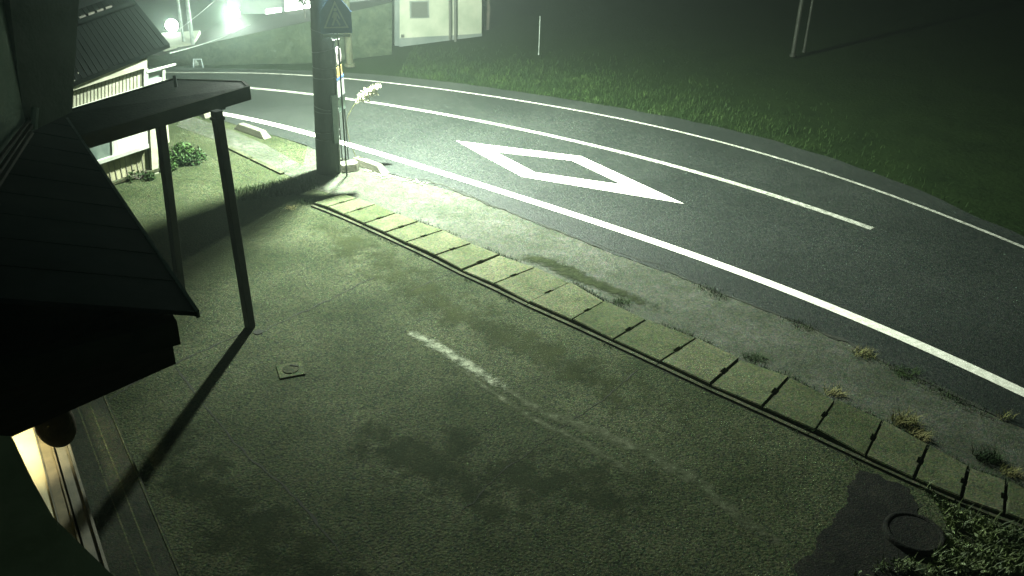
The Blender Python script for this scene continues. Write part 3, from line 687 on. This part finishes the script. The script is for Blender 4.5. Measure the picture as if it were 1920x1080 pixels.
# ------------------------------------------------------------------ the neighbouring house
h0, h1 = G(205, 347), G(303, 320); hd3 = (h1-h0).normalized(); hn = Vector((hd3.y, -hd3.x, 0))
nb = thing('neighbour_house', h0, 'cream sided house with black tiled roof behind the canopy', 'house')
def HP(x, y, o=0): return V(x, y, h0+hn*o, hn)
def hquad(name, px, m, o=0, th=.06, parent=nb):
    bm = bmesh.new(); prism(bm, [HP(x, y, o) for x, y in px], -hn*th); return obj(name, bm, m, parent)
hl = h0-hd3*3
def zrow(x, y): return HP(x, y).z
ztop = zrow(275, 112)
wq = [Vector((hl.x, hl.y, 0)), Vector((h1.x, h1.y, 0)), Vector((h1.x, h1.y, ztop-.05)), Vector((hl.x, hl.y, ztop-.75))]
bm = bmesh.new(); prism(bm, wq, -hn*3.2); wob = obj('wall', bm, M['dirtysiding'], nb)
bm = bmesh.new(); L_ = (h1-hl).length
for k in range(int(L_/.095)):
    a = hl+hd3*(k*.095)+hn*.001; prism(bm, [Vector((a.x, a.y, .05)), Vector(((a+hd3*.014).x, (a+hd3*.014).y, .05)), Vector(((a+hd3*.014).x, (a+hd3*.014).y, ztop)), Vector((a.x, a.y, ztop))], hn*.007)
obj('siding_seams', bm, M['seam'], wob)
# upper shutter box and band, proud of the wall
ub = hquad('upper_siding', [(100, 217), (272, 164), (272, 128), (100, 185)], M['siding'], .10, .09)
bm = bmesh.new()
for k in range(24):
    f = k/24; x = 110+f*160; yb = 214-(x-100)*.308; yt = yb-34
    prism(bm, [HP(x, yb, .101), HP(x+1.4, yb, .101), HP(x+1.4, yt, .101), HP(x, yt, .101)], hn*.005)
obj('siding_ribs', bm, M['seam'], ub)
hquad('fascia_band', [(100, 182), (276, 126), (276, 110), (100, 163)], M['siding'], .16, .15)
hquad('sill_strip', [(100, 219), (276, 165), (276, 161), (100, 214)], M['frame'], .14, .12)
hquad('side_post', [(270, 165), (278, 163), (278, 128), (270, 130)], M['frame'], .13, .05)
hquad('rail', [(276, 137), (330, 122), (330, 119), (276, 133)], M['frame'], .14, .03)
hquad('dark_panel', [(277, 152), (306, 145), (306, 131), (277, 137)], M['glass2'], .08, .03)
hquad('white_panel', [(277, 160), (309, 151), (309, 144), (277, 151)], M['frame'], .11, .03)
hquad('white_stile', [(305, 152), (310, 151), (310, 129), (305, 131)], M['frame'], .12, .03)
# lower window
win = hquad('window_frame', [(150, 318), (278, 275), (276, 228), (130, 270)], M['frame'], .05, .045)
hquad('pane', [(216, 291), (270, 272), (269, 233), (214, 247)], M['glass'], .058, .01, win)
hquad('pane', [(158, 309), (211, 292), (209, 248), (135, 270)], M['glass2'], .056, .01, win)
hquad('stile', [(211, 293), (216, 291), (214, 247), (209, 248)], M['frame'], .075, .01, win)
hquad('sill', [(146, 322), (280, 277), (279, 270), (148, 314)], M['frame'], .10, .05, win)
# corner pilaster
hquad('corner_post', [(286, 330), (298, 327), (293, 215), (280, 218)], M['siding'], .07, .06)
hquad('downpipe', [(308, 270), (318, 267), (314, 218), (302, 221)], M['siding'], .02, .05)
hquad('foundation_ledge', [(205, 349), (300, 319), (299, 315), (204, 345)], M['kerb'], .08, .07)
# tiled roof
e1, e2 = HP(60, 186, .2), HP(318, 82, .2); rb = V(258, 8, h0-hn*1.6, hn)
sl = rb-e2; e0 = e1
bm = bmesh.new(); prism(bm, [e0, e2, e2+sl*1.35, e0+sl*1.35], (0, 0, -.06)); rf = obj('roof', bm, M['tile'], nb)
bm = bmesh.new(); rl = (e2-e0)
for k in range(26):
    a = e0+rl*(k/26)+Vector((0, 0, .004)); tube(bm, [a, a+sl*1.34], .008, 5)
obj('tile_rows', bm, M['tile'], rf)
bm = bmesh.new(); tube(bm, [e0+sl*1.0+rl*.2+Vector((0, 0, .06)), e2+sl*1.0-rl*.03+Vector((0, 0, .06))], .06, 8); obj('ridge', bm, M['tile'], rf)
bm = bmesh.new()
for k in range(5): 
    a = e0+sl*(.98)+rl*(.46+.07*k)+Vector((0, 0, .13)); tube(bm, [a, a+rl*.05], .022, 6)
obj('ridge_caps', bm, M['ridge'], rf)

# ------------------------------------------------------------------ beyond the road: embankment, lit buildings, posts
mp = [(-16, 19.6, 0), *[tuple(G(x, y)) for x, y in ((300, 128), (450, 124), (600, 118), (720, 108))]]
tops_px = [(300, 104, .30), (330, 95, .42), (440, 70, .68), (590, 38, .98), (735, 4, 1.25)]
tops = [Vector((-16, 21, .15))]+[G(*p) for p in tops_px]
base = [Vector((-16, 20.6, -.03))]+[Vector((G(x, y).x, G(x, y).y, -.03)) for x, y in ((300, 122), (330, 121), (440, 119), (600, 116), (735, 100))]
bm = bmesh.new(); rows = []
far_row = [Vector((p.x*1.5-2, 60, p.z)) for p in tops]
nseg = 10
for ri in range(nseg+1):
    f = ri/nseg; row = []
    for a, b in zip(base, tops): 
        row.append(a.lerp(b, f))
    rows.append(dens(row, .35) if False else row)
def strip_rows(A, B, n):
    out = []
    for i in range(len(A)-1):
        for k in range(n): out.append((A[i].lerp(A[i+1], k/n), B[i].lerp(B[i+1], k/n)))
    out.append((A[-1], B[-1])); return out
cols = strip_rows(base, tops, 14); gridv = []
for a, b in cols:
    col = []
    for k in range(7):
        p = a.lerp(b, k/6); 
        if 0 < k < 6: p = p+Vector((0, -1, .3))*.06*noise.noise(p*2.2)
        col.append(bm.verts.new(p))
    gridv.append(col)
for i in range(len(gridv)-1):
    for k in range(6): bm.faces.new((gridv[i][k], gridv[i+1][k], gridv[i+1][k+1], gridv[i][k+1]))
bmesh.ops.recalc_face_normals(bm, faces=bm.faces)
struct(obj('embankment', bm, M['stone'], None, True))
bm = bmesh.new()
for i in range(len(tops)-1): poly(bm, [tops[i], tops[i+1], Vector((tops[i+1].x-1, 45, tops[i+1].z+.02)), Vector((tops[i].x-6, 45, tops[i].z+.02))])
for f in bm.faces:
    f.normal_update()
    if f.normal.z < 0: f.normal_flip()
struct(obj('terrace', bm, M['patch']))

# facility building on the terrace
def bld(name, p0, p1, z0, z1, depth, m, label, cat='building'):
    d = (p1-p0).normalized(); n = Vector((-d.y, d.x, 0)); t = thing(name, Vector((p0.x, p0.y, z0)), label, cat)
    bm = bmesh.new(); prism(bm, [Vector((p.x, p.y, z0)) for p in (p0, p1, p1+n*depth, p0+n*depth)], (0, 0, z1-z0)); wl = obj('wall', bm, m, t)
    bm = bmesh.new(); prism(bm, [Vector((p.x, p.y, z1)) for p in (p0-n*.5-d*.4, p1-n*.5+d*.4, p1+n*(depth+.5)+d*.4, p0+n*(depth+.5)-d*.4)], (0, 0, .18)); obj('roof', bm, M['tile'], t)
    return t, d, n
fa, fb = G(395, 50, .65), G(585, 22, 1.0); fa = Vector((fa.x, fa.y+1.5, 0)); fb = Vector((fb.x, fb.y+1.0, 0)); 
t, d, n = bld('facility_building', fa, fb+(fb-fa).normalized()*1.6, .5, 4.0, 5, M['greywall'], 'brightly lit building on the bank across the road with a glowing window')
fp = fa-n*.01
def FQ(name, px, m, o=.02, th=.02): 
    bm = bmesh.new(); prism(bm, [V(x, y, fa-n*o, n) for x, y in px], n*th*.5); return obj(name, bm, m, t)
FQ('lit_window', [(533, 38), (583, 27), (583, -60), (533, -60)], M['glowwin'])
FQ('window', [(498, 31), (528, 28), (528, 14), (498, 18)], M['glowwin'], .02)
FQ('mullion', [(528, 42), (534, 41), (534, -60), (528, -60)], M['darksteel'], .08, .05)
FQ('pilaster', [(449, 52), (453, 51), (453, -60), (449, -60)], M['louvre'], .06, .05)
FQ('plinth', [(400, 66), (520, 47), (520, 36), (400, 55)], M['bgwall'], .10, .06)
# wall lamp of the facility
def globe(name, px, dist, r, label, e, group, pole=True):
    d = ray(*px); p = CO+d*(dist/d.y); t = thing(name, Vector((p.x, p.y, 0)), label, 'lamp', group)
    bm = bmesh.new(); bmesh.ops.create_uvsphere(bm, u_segments=16, v_segments=10, radius=r)
    for v in bm.verts: v.co += p
    obj('globe', bm, M['glow'], t, True)
    bm = bmesh.new(); tube(bm, [Vector((p.x, p.y+.1, 0)), Vector((p.x, p.y+.1, p.z+r)), Vector((p.x, p.y, p.z+r))], .03, 8); obj('post', bm, M['steel'], t)
    l = bpy.data.lights.new(name+'_light', 'POINT'); l.energy = e; l.color = (.82, 1, .85); l.shadow_soft_size = r
    o = bpy.data.objects.new(name+'_light', l); C.objects.link(o); o.location = p+Vector((0, -r-.05, 0))
    return p
globe('globe_lamp', (436, 24), 23.2, .17, 'brightest round glowing lamp in front of the lit building', 250, 'glowing lamps across the road')
globe('globe_lamp', (322, 48), 22.6, .15, 'round glowing lamp above the corner of the black tiled roof', 60, 'glowing lamps across the road')
# low lit wall left of it
bm = bmesh.new(); a, b = G(295, 104, .30), G(352, 96, .42); a.y += .4; b.y += .4
prism(bm, [a, b, b+Vector((-.1, .9, .12)), a+Vector((-.5, .9, .12))], (0, 0, .09)); tag(obj('low_wall', bm, M['bgwall']), 'low white wall lit up beside the corner of the black tiled roof', 'wall')
# bonsai-like small tree before the window
def tree(name, base, h, r, n, label, m, seed, tr=.05, cat='tree', leaf=.06, group=None, flat_=.7):
    rnd = random.Random(seed); t = thing(name, base, label, cat, group)
    bm = bmesh.new(); top = base+Vector((rnd.uniform(-.1, .1)*h, 0, h*.6)); tube(bm, [base, base.lerp(top, .5)+Vector((.03*h, 0, 0)), top], tr, 8, tr*.4)
    cl = []
    for k in range(9):
        a = rnd.random()*6.28; c = base+Vector((math.cos(a)*r*rnd.uniform(.2, .75), math.sin(a)*r*rnd.uniform(.2, .75), h*rnd.uniform(.42, .92))); cl.append((c, r*rnd.uniform(.3, .55)))
        tube(bm, [base.lerp(top, rnd.uniform(.5, 1)), c], tr*.35, 5, tr*.12)
    obj('trunk', bm, M['bark'], t)
    bm = bmesh.new(); state = random.getstate(); random.seed(seed)
    for k in range(n):
        c, rr = cl[k % len(cl)]; v = Vector((rnd.gauss(0, 1), rnd.gauss(0, 1), rnd.gauss(0, 1))).normalized()*rr*rnd.random()**.4; v.z *= flat_
        leafq(bm, c+v, leaf*rnd.uniform(.6, 1.3))
    random.setstate(state); obj('crown', bm, m, t)
    return t
b_ = G(573, 33, 1.0); tree('garden_tree', Vector((b_.x, b_.y-.05, 1.0)), .55, .2, 500, 'small garden tree silhouetted against the glowing window', M['leafd'], 3, .018, leaf=.025)
# white house straight ahead
wa, wb = G(749, 86), G(903, 66); 
t, d, n = bld('white_house', Vector((wa.x, wa.y, 0)), Vector((wb.x, wb.y, 0)), 0, 3.6, 4, M['bgwall'], 'plain white house with a louvred window across the road')
def WQ(name, px, m, o=.03, th=.02, par=None): 
    bm = bmesh.new(); prism(bm, [V(x, y, wa-n*o, n) for x, y in px], n*th*.5); return obj(name, bm, m, par or t)
wf = WQ('window', [(769, 34), (805, 33), (804, 1), (768, 2)], M['greywall'], .03); WQ('louvre', [(772, 32), (802, 31), (801, 3), (771, 4)], M['louvre'], .05, .02, wf)
WQ('plinth', [(749, 88), (904, 68), (904, 63), (749, 72)], M['greywall'], .04, .03)
WQ('utility_hatch', [(752, 70), (758, 69), (758, 64), (752, 65)], M['louvre'], .04, .02)
for x in (844, 854):
    bm = bmesh.new(); tube(bm, [V(x, 80 if x > 850 else 72, wa-n*.12, n), V(x-1, -120, wa-n*.12, n)], .035, 8); obj('downpipe', bm, M['louvre'], t)
WQ('side_board', [(740, 86), (749, 86), (749, -100), (740, -100)], M['greywall'], .035, .03)  # grey upright board along the left edge of the wall
# tree leaning over its right corner
b_ = G(912, 55); tree('leafy_tree', b_, 2.0, .8, 7000, 'dark leafy tree overhanging the right corner of the white house', M['leafd'], 11, .09, leaf=.07)
# posts
def post(name, px, y_top_px, r, m, label, h=None, cat='post', group=None, capm=None):
    b = G(*px); z = V(px[0], y_top_px, b, (0, -1, 0)).z if h is None else h
    t = thing(name, b, label, cat, group); bm = bmesh.new(); tube(bm, [b, b+Vector((0, 0, z))], r, 12); obj('shaft', bm, m, t)
    bm = bmesh.new(); tube(bm, [b+Vector((0, 0, 0)), b+Vector((0, 0, .06))], r*1.5, 12); obj('foot', bm, capm or m, t); return t
post('concrete_post', (656, 124), 0, .085, M['kerb'], 'pale concrete post standing on the grass behind the crossing sign', 5)
post('marker_post', (672, 46), 10, .05, M['white'], 'short white marker post standing behind the crossing sign', .42)
post('marker_pole', (1010, 103), 30, .013, M['steel'], 'thin white marker pole standing alone on the grass verge', None)
post('steel_pole', (1486, 106), 0, .055, M['postm'], 'thicker grey pole with a pale foot in the dark field', 6, 'pole', 'two poles in the dark field')
post('steel_pole', (1507, 98), 0, .035, M['postm'], 'thinner grey pole standing right behind the thicker one in the dark field', 5.5, 'pole', 'two poles in the dark field')
post('slim_pole', (350, 118), 0, .03, M['steel'], 'slim grey pole left of its twin near the glowing lamp', 6, 'pole', 'twin slim poles near the glowing lamp')
post('slim_pole', (367, 122), 0, .045, M['steel'], 'slightly thicker grey pole right beside the hoop barrier', 6.5, 'pole', 'twin slim poles near the glowing lamp')
a, b = G(363, 127), G(381, 127); bm = bmesh.new(); tube(bm, [a, a+Vector((.02, 0, .2)), b+Vector((-.02, 0, .2)), b], .012, 8)
tag(obj('hoop_barrier', bm, M['signwhite']), 'small white hoop barrier on the far roadside', 'barrier')
# overhead cables
def cable(p, q, r, label):
    pts = [p.lerp(q, k/14)-Vector((0, 0, 1))*(.4*(k/14)*(1-k/14))*.5 for k in range(15)]; bm = bmesh.new(); tube(bm, pts, r, 6)
    tag(obj('cable', bm, M['steel']), label, 'cable', 'overhead cables by the tiled roof')
def at(x, y, yy): d = ray(x, y); return CO+d*(yy/d.y)
cable(at(215, 138, 15), at(402, 2, 21), .007, 'upper thin cable crossing above the black tiled roof')
cable(at(318, 100, 15.2), at(470, 46, 20.6), .008, 'lower thin cable running from the tiled roof corner to the lit building')
# faint line strip on the far side of the road at the left
# ------------------------------------------------------------------ far trees (dark, beyond the field)
k = 0
for x, y, h, r, lab in ((-1.5, 33, 6, 2.2, 'dark tree behind the white house'), (6, 36, 7, 2.6, 'dark tree behind the field, right of the white house'), (12, 34, 6.5, 2.6, 'dark tree beyond the two field poles'), (18, 37, 8, 3, 'dark tree at the far right end of the field')):
    tree('forest_tree', Vector((x, y, -.05)), h, r, 2500, lab, M['leafd'], 20+k, .16, leaf=.22, group='dark trees beyond the field'); k += 1

# ------------------------------------------------------------------ vegetation
def inpoly(x, y, P):
    c = False; j = len(P)-1
    for i in range(len(P)):
        if (P[i][1] > y) != (P[j][1] > y) and x < (P[j][0]-P[i][0])*(y-P[i][1])/(P[j][1]-P[i][1])+P[i][0]: c = not c
        j = i
    return c
# verge grass along the far side of the road
bm = bmesh.new(); F2 = [p for p in dens(FE, .2) if -6 < p.x < 10]
for k in range(42000):
    i = random.randrange(len(F2)-1); p = F2[i]; d = (F2[i+1]-p).normalized(); n = Vector((-d.y, d.x, 0))
    if n.y < 0: n = -n
    o_ = .10+abs(random.gauss(0, 1))*1.5; q = p.lerp(F2[i+1], random.random())+n*o_
    if q.x < -2.8 and q.y > 21: continue
    if random.random() < (q.x-1.5)/6: continue
    cl_ = .6*noise.noise(Vector((q.x*.9+q.y*.37, q.y*1.1-q.x*.3, 3.7)))+.5*noise.noise(Vector((q.x*3.1, q.y*2.9, 8.3)))
    if cl_ < -.12 and random.random() < .35: continue
    blade(bm, (q.x, q.y, -.05), random.uniform(.03, .11)*(1+.5*cl_), random.uniform(.02, .12), .004)
o = obj('verge_grass', bm, M['grass']); struct(o, 'stuff')
# weeds filling the bottom right corner
bm = bmesh.new(); WP = [(1725, 915), (1800, 962), (1925, 1005), (1925, 1085), (1600, 1085), (1655, 1060), (1740, 1050), (1775, 1010), (1765, 960)]
n_ = 0
while n_ < 2600:
    x, y = random.uniform(1590, 1925), random.uniform(905, 1085)
    if not inpoly(x, y, WP): continue
    p = G(x, y); 
    if noise.noise(Vector((p.x*6, p.y*6, 1))) < -.18: n_ += 1; continue
    if random.random() < .55: leafq(bm, (p.x, p.y, random.uniform(.01, .09)), random.uniform(.012, .032))
    else: blade(bm, (p.x, p.y, .0), random.uniform(.05, .15), random.uniform(.03, .12), .004)
    n_ += 1
struct(obj('weeds', bm, M['weed']), 'stuff')
# low weeds along the lid edges and the asphalt edge
bm = bmesh.new()
FJ = dens(fj[2:], .04)
for k in range(5200):
    i = random.randrange(len(FJ)-1); p = FJ[i]; t_ = i/len(FJ); cl_ = noise.noise(Vector((p.x*2.2, p.y*2.2, 7)))
    if cl_ < .02-.18*t_: continue
    q = p+(p-nj[len(nj)//2]).normalized()*0+Vector((random.gauss(.02, .035), random.gauss(.02, .04), .012))
    blade(bm, q, random.uniform(.015, .055), random.uniform(.01, .04), .003)
EJ = [p for p in dens(ED, .04) if .5 < p.x < 6.5]
for k in range(3000):
    p = EJ[random.randrange(len(EJ))]; cl_ = noise.noise(Vector((p.x*1.6, p.y*1.6, 17)))
    if cl_ < .16: continue
    q = p+Vector((random.gauss(-.05, .05), random.gauss(-.06, .06), .01)); blade(bm, q, random.uniform(.02, .06), random.uniform(.01, .04), .003)
KJ = dens([p-(fj[i]-p).normalized()*.1 for i, p in enumerate(nj)], .04)
for k in range(1600):
    p = KJ[random.randrange(len(KJ))]
    if noise.noise(Vector((p.x*3, p.y*3, 9))) < .2: continue
    blade(bm, p+Vector((random.gauss(0, .012), random.gauss(0, .012), .004)), random.uniform(.01, .03), .01, .003)
struct(obj('edge_weeds', bm, M['grass']), 'stuff')
def tuft(px, n, h, spread, m, label, lean=.12):
    p = G(*px); bm = bmesh.new()
    for k in range(n):
        q = p+Vector((max(-1.5, min(1.5, random.gauss(0, 1)))*spread, max(-1.5, min(1.5, random.gauss(0, 1)))*spread*.7, .006)); blade(bm, q, h*random.uniform(.4, 1.1), random.uniform(.2, 1)*lean, .0028)
    tag(obj('grass_tuft', bm, M[m]), label, 'grass tuft', 'grass tufts along the gutter and road edge')
tuft((1695, 795), 260, .13, .075, 'drygrass', 'tall dry grass tuft behind the gutter lids near the lower right', .16)
tuft((1722, 822), 160, .09, .06, 'drygrass', 'smaller dry grass tuft in front of the tall dry one', .12)
tuft((1850, 862), 240, .10, .07, 'grass', 'green and yellow grass tuft above the leafy weeds at right')
tuft((1893, 890), 120, .08, .05, 'drygrass', 'pale grass tuft near the right edge of the picture')
tuft((1618, 665), 150, .06, .07, 'drygrass', 'small yellowish tuft on the broken asphalt edge at right')
tuft((1700, 700), 130, .05, .08, 'grass', 'low green tuft on the asphalt edge near the white line')
tuft((1412, 672), 150, .05, .07, 'grass', 'low green tuft behind the gutter lids at centre right')
tuft((1562, 738), 120, .06, .06, 'drygrass', 'small tuft at the far corner of a gutter lid')
tuft((1522, 806), 60, .05, .025, 'grass', 'tiny tuft in the joint beside the kerb strip')
tuft((1165, 568), 150, .05, .06, 'grass', 'low tuft at the lower end of the dark moss stain')
tuft((1885, 785), 50, .10, .05, 'drygrass', 'sparse dry tuft beside the white line at the right edge', .12)
tuft((575, 380), 160, .08, .09, 'grass', 'small weeds in the shadow at the start of the gutter lids')
tuft((545, 392), 60, .05, .05, 'drygrass', 'few pale dry stalks left of the first gutter lid')
# weeds in the pole's shadow
bm = bmesh.new()
WP2 = [(470, 352), (540, 338), (592, 332), (598, 352), (560, 366), (500, 372), (440, 378), (420, 362)]
n_ = 0
while n_ < 1500:
    x, y = random.uniform(415, 600), random.uniform(330, 380)
    if inpoly(x, y, WP2): p = G(x, y); blade(bm, p, random.uniform(.03, .1), .05, .004); n_ += 1
struct(obj('shade_weeds', bm, M['grass']), 'stuff')
# bush by the neighbour house
def bush(px, r, h, n, label, m='leaf', leaf=.035):
    p = G(*px); t = thing('bush', p, label, 'bush'); bm = bmesh.new(); sb = bmesh.new()
    for k in range(14): 
        a = random.random()*6.28; tube(sb, [p, p+Vector((math.cos(a)*r*.7, math.sin(a)*r*.6, h*random.uniform(.5, .95)))], .006, 5, .003)
    for k in range(n):
        a = random.random()*6.28; rr = r*random.random()**.6; z = h*random.random()*(1-.6*(rr/r)**2); q = p+Vector((math.cos(a)*rr, math.sin(a)*rr*.7, z))
        if noise.noise(q*5) > -.15: leafq(bm, q, leaf*random.uniform(.6, 1.4))
    obj('stems', sb, M['bark'], t); obj('foliage', bm, M[m], t)
bush((348, 303), .36, .34, 1500, 'leafy green bush at the corner of the cream sided house')
bush((312, 318), .2, .25, 500, 'small weed clump at the foot of the house corner post', 'leaf', .03)
bush((262, 336), .25, .18, 500, 'low dark weed clump against the stained siding', 'leafd', .03)

# ------------------------------------------------------------------ damp night air
bm = bmesh.new(); bmesh.ops.create_cube(bm, size=1)
for v in bm.verts: v.co = Vector((v.co.x*70+1, v.co.y*64+28, v.co.z*12.5+5.2))
hz = bpy.data.materials.new('haze'); hz.use_nodes = True; nt = hz.node_tree; nt.nodes.clear()
out = nt.nodes.new('ShaderNodeOutputMaterial'); pv = nt.nodes.new('ShaderNodeVolumePrincipled')
pv.inputs['Color'].default_value = (.8, 1, .88, 1); pv.inputs['Density'].default_value = .010; pv.inputs['Anisotropy'].default_value = .86
nt.links.new(pv.outputs[0], out.inputs['Volume'])
struct(obj('haze', bm, hz), 'stuff')
